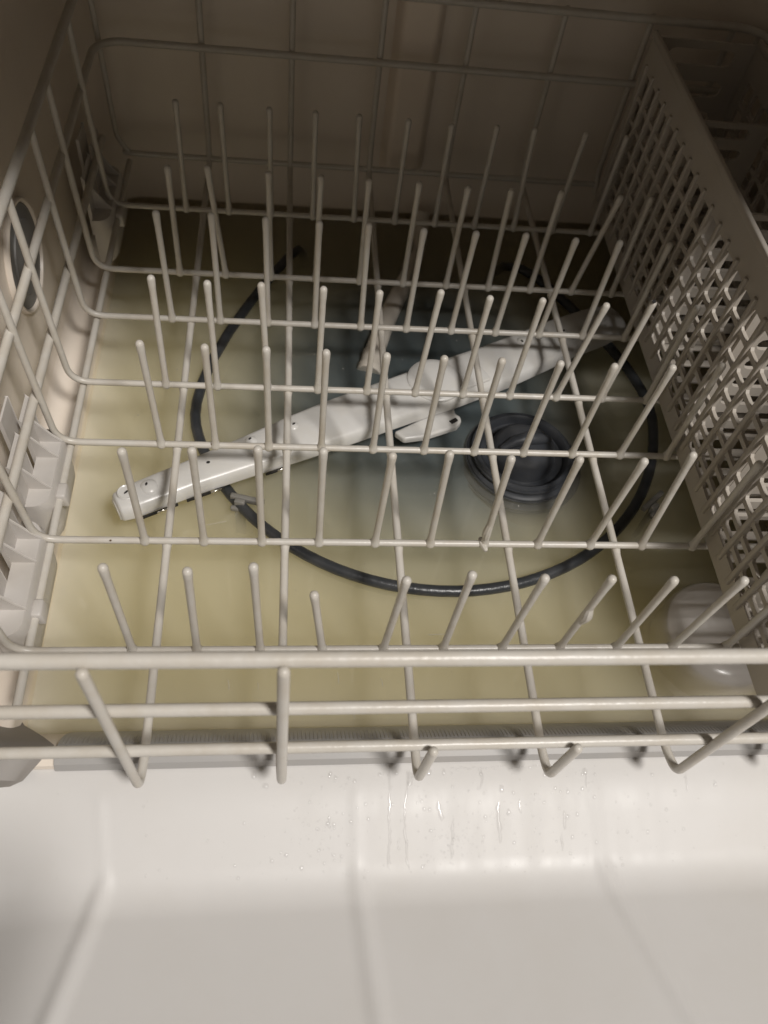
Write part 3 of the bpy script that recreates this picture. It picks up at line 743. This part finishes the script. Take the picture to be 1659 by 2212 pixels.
# ------------------------------------------------------------------ cutlery basket
bas = empty('cutlery_basket', 'grey beige lattice sided cutlery basket along the right of the rack', 'basket', (0.366, 0.18, 0.004))
def B(o):
    o.parent = bas; o.matrix_parent_inverse = Matrix.Translation(-Vector(bas.location)); return o
BX0, BX1, BY0, BY1, BZ0, BZ1 = 0.3275, 0.405, -0.034, 0.400, 0.0045, 0.1365
def lattice(name, origin, du, width, height, ulist, zlist, thick):
    """solid plate with a grid of chamfered rectangular holes; ulist/zlist are hole [lo, hi] spans"""
    bm = bmesh.new(); vd = {}
    def vert(u, z):
        key = (round(u, 6), round(z, 6))
        if key not in vd: vd[key] = bm.verts.new((u, 0, z))
        return vd[key]
    def poly(*pts):
        vs = []
        for p in pts:
            v = vert(*p)
            if v not in vs: vs.append(v)
        if len(vs) >= 3:
            try: bm.faces.new(vs)
            except ValueError: pass
    def mids(spans, total):
        e = [spans[0][0] - 0.003]
        for a, b in zip(spans[:-1], spans[1:]): e.append((a[1] + b[0]) / 2)
        e.append(spans[-1][1] + 0.003); return e
    eu, ez = mids(ulist, width), mids(zlist, height)
    for i, (a, b) in enumerate(ulist):
        for k, (c, d) in enumerate(zlist):
            A, Bq, Cq, Dq = eu[i], eu[i + 1], ez[k], ez[k + 1]; h = min(0.0014, (d - c) * .3)
            o = [(a + h, c), (b - h, c), (b, c + h), (b, d - h), (b - h, d), (a + h, d), (a, d - h), (a, c + h)]
            poly((A, Cq), (Bq, Cq), o[1], o[0]); poly((Bq, Cq), o[2], o[1]); poly((Bq, Cq), (Bq, Dq), o[3], o[2]); poly((Bq, Dq), o[4], o[3])
            poly((Bq, Dq), (A, Dq), o[5], o[4]); poly((A, Dq), o[6], o[5]); poly((A, Dq), (A, Cq), o[7], o[6]); poly((A, Cq), o[0], o[7])
    # border strips share the grid's edge vertices
    for i in range(len(ulist)):
        poly((eu[i], 0), (eu[i + 1], 0), (eu[i + 1], ez[0]), (eu[i], ez[0])); poly((eu[i], ez[-1]), (eu[i + 1], ez[-1]), (eu[i + 1], height), (eu[i], height))
    for k in range(len(zlist)):
        poly((0, ez[k]), (eu[0], ez[k]), (eu[0], ez[k + 1]), (0, ez[k + 1])); poly((eu[-1], ez[k]), (width, ez[k]), (width, ez[k + 1]), (eu[-1], ez[k + 1]))
    for (u0, u1) in ((0, eu[0]), (eu[-1], width)):
        for (z0, z1) in ((0, ez[0]), (ez[-1], height)): poly((u0, z0), (u1, z0), (u1, z1), (u0, z1))
    bmesh.ops.recalc_face_normals(bm, faces=bm.faces[:])
    for v in bm.verts:
        u, z = v.co.x, v.co.z; v.co = Vector(origin) + Vector(du) * u + Vector((0, 0, z))
    me = bpy.data.meshes.new(name); bm.to_mesh(me); bm.free(); me.materials.append(M_BASK)
    o = bpy.data.objects.new(name, me); col.objects.link(o)
    so = o.modifiers.new('thickness', 'SOLIDIFY'); so.thickness = thick; so.offset = 0
    return o
BW = BY1 - BY0; BH = BZ1 - BZ0
HU = []
k = -20
while k < 30:
    a, b = 0.1655 + k * 0.0162 - BY0, 0.1782 + k * 0.0162 - BY0
    if a > 0.014 and b < BW - 0.008: HU.append((a, b))
    k += 1
LV = [0.0194, 0.0283, 0.0393, 0.0528, 0.0690, 0.0846, 0.1008, 0.1195]
HZ = [(LV[q] - BZ0, LV[q + 1] - 0.0033 - BZ0) for q in range(7)]
for bx in (BX0, BX1):
    B(lattice('lattice_side', (bx, BY0, BZ0), (0, 1, 0), BW, BH, HU, HZ, 0.0022))
rib_me = None
for q in range(len(HU) + 1):
    yy = BY0 + (HU[q][0] - 0.00175 if q < len(HU) else HU[-1][1] + 0.00175)
    if rib_me is None:
        o = bevel_box('rib', (0.0026, 0.0032, 0.109), (0, 0, 0), M_BASK, bev=0.0007); rib_me = o.data
    else: o = link_mesh('rib', rib_me)
    o.location = (BX0 - 0.0016, yy, 0.0665); B(o)
B(bevel_box('top_rim', (0.0032, BW + .002, 0.0050), (BX0 - .0002, (BY0 + BY1) / 2, BZ1 + 0.0016), M_BASK, bev=0.0009))
B(bevel_box('top_rim', (0.0032, BW + .002, 0.0050), (BX1, (BY0 + BY1) / 2, BZ1 + 0.0016), M_BASK, bev=0.0009))
def slotted(name, x0, x1, y, z0, z1, nslots, thick=0.002, vertical=True, rows=None):
    """partition across the basket with rounded slots"""
    bm = bmesh.new(); W = x1 - x0; Hh = z1 - z0; ph = Hh / nslots; mx = W * .16; n = 5
    for s in range(nslots):
        a, b = s * ph, (s + 1) * ph; g = ph * 0.24; zl, zh = a + g, b - g; r = (zh - zl) / 2; cz = (zl + zh) / 2
        outer = []; innr = []
        for k in range(n + 1):
            t = math.pi / 2 + math.pi * k / n; innr.append((mx + r + r * math.cos(t), cz + r * math.sin(t)))
        for k in range(n + 1):
            t = -math.pi / 2 + math.pi * k / n; innr.append((W - mx - r + r * math.cos(t), cz + r * math.sin(t)))
        m = len(innr)
        for k in range(m):
            u, z = innr[k]
            if k == 0: outer.append((mx + r, b))
            elif k < n: outer.append((0, a + (b - a) * (1 - k / n)))
            elif k == n: outer.append((mx + r, a))
            elif k == n + 1: outer.append((W - mx - r, a))
            elif k < m - 1: outer.append((W, a + (b - a) * (k - n - 1) / n))
            else: outer.append((W - mx - r, b))
        vi = [bm.verts.new((x0 + u, 0, z0 + z)) for u, z in innr]; vo = [bm.verts.new((x0 + u, 0, z0 + z)) for u, z in outer]
        for k in range(m):
            bm.faces.new((vi[k], vi[(k + 1) % m], vo[(k + 1) % m], vo[k]))
        for (c, k1, k2) in (((0, b), 0, 1), ((0, a), n - 1, n), ((W, a), n + 1, n + 2), ((W, b), m - 2, m - 1)):
            vc_ = bm.verts.new((x0 + c[0], 0, z0 + c[1])); bm.faces.new((vo[k1], vo[k2], vc_))
    bmesh.ops.remove_doubles(bm, verts=bm.verts[:], dist=1e-6); bmesh.ops.recalc_face_normals(bm, faces=bm.faces[:])
    for v in bm.verts: v.co.y = y
    me = bpy.data.meshes.new(name); bm.to_mesh(me); bm.free(); me.materials.append(M_BASK)
    o = bpy.data.objects.new(name, me); col.objects.link(o)
    so = o.modifiers.new('thickness', 'SOLIDIFY'); so.thickness = thick; so.offset = 0
    return B(o)
for y in (BY0, BY1): slotted('end_wall', BX0 + .0012, BX1 - .0012, y, BZ0, BZ1, 6)
for y in (0.022, 0.082, 0.145, 0.2335, 0.336): slotted('partition', BX0 + .0012, BX1 - .0012, y, BZ0 + .003, 0.114, 7, 0.0026)
# floor of the basket: cross slats
for k in range(27):
    y = BY0 + 0.008 + (BW - .016) * k / 26
    B(bevel_box('floor_slat', (BX1 - BX0 - .0026, 0.0058, 0.0022), ((BX0 + BX1) / 2, y, BZ0 + 0.0008), M_BASK, bev=0.0005, seg=1))
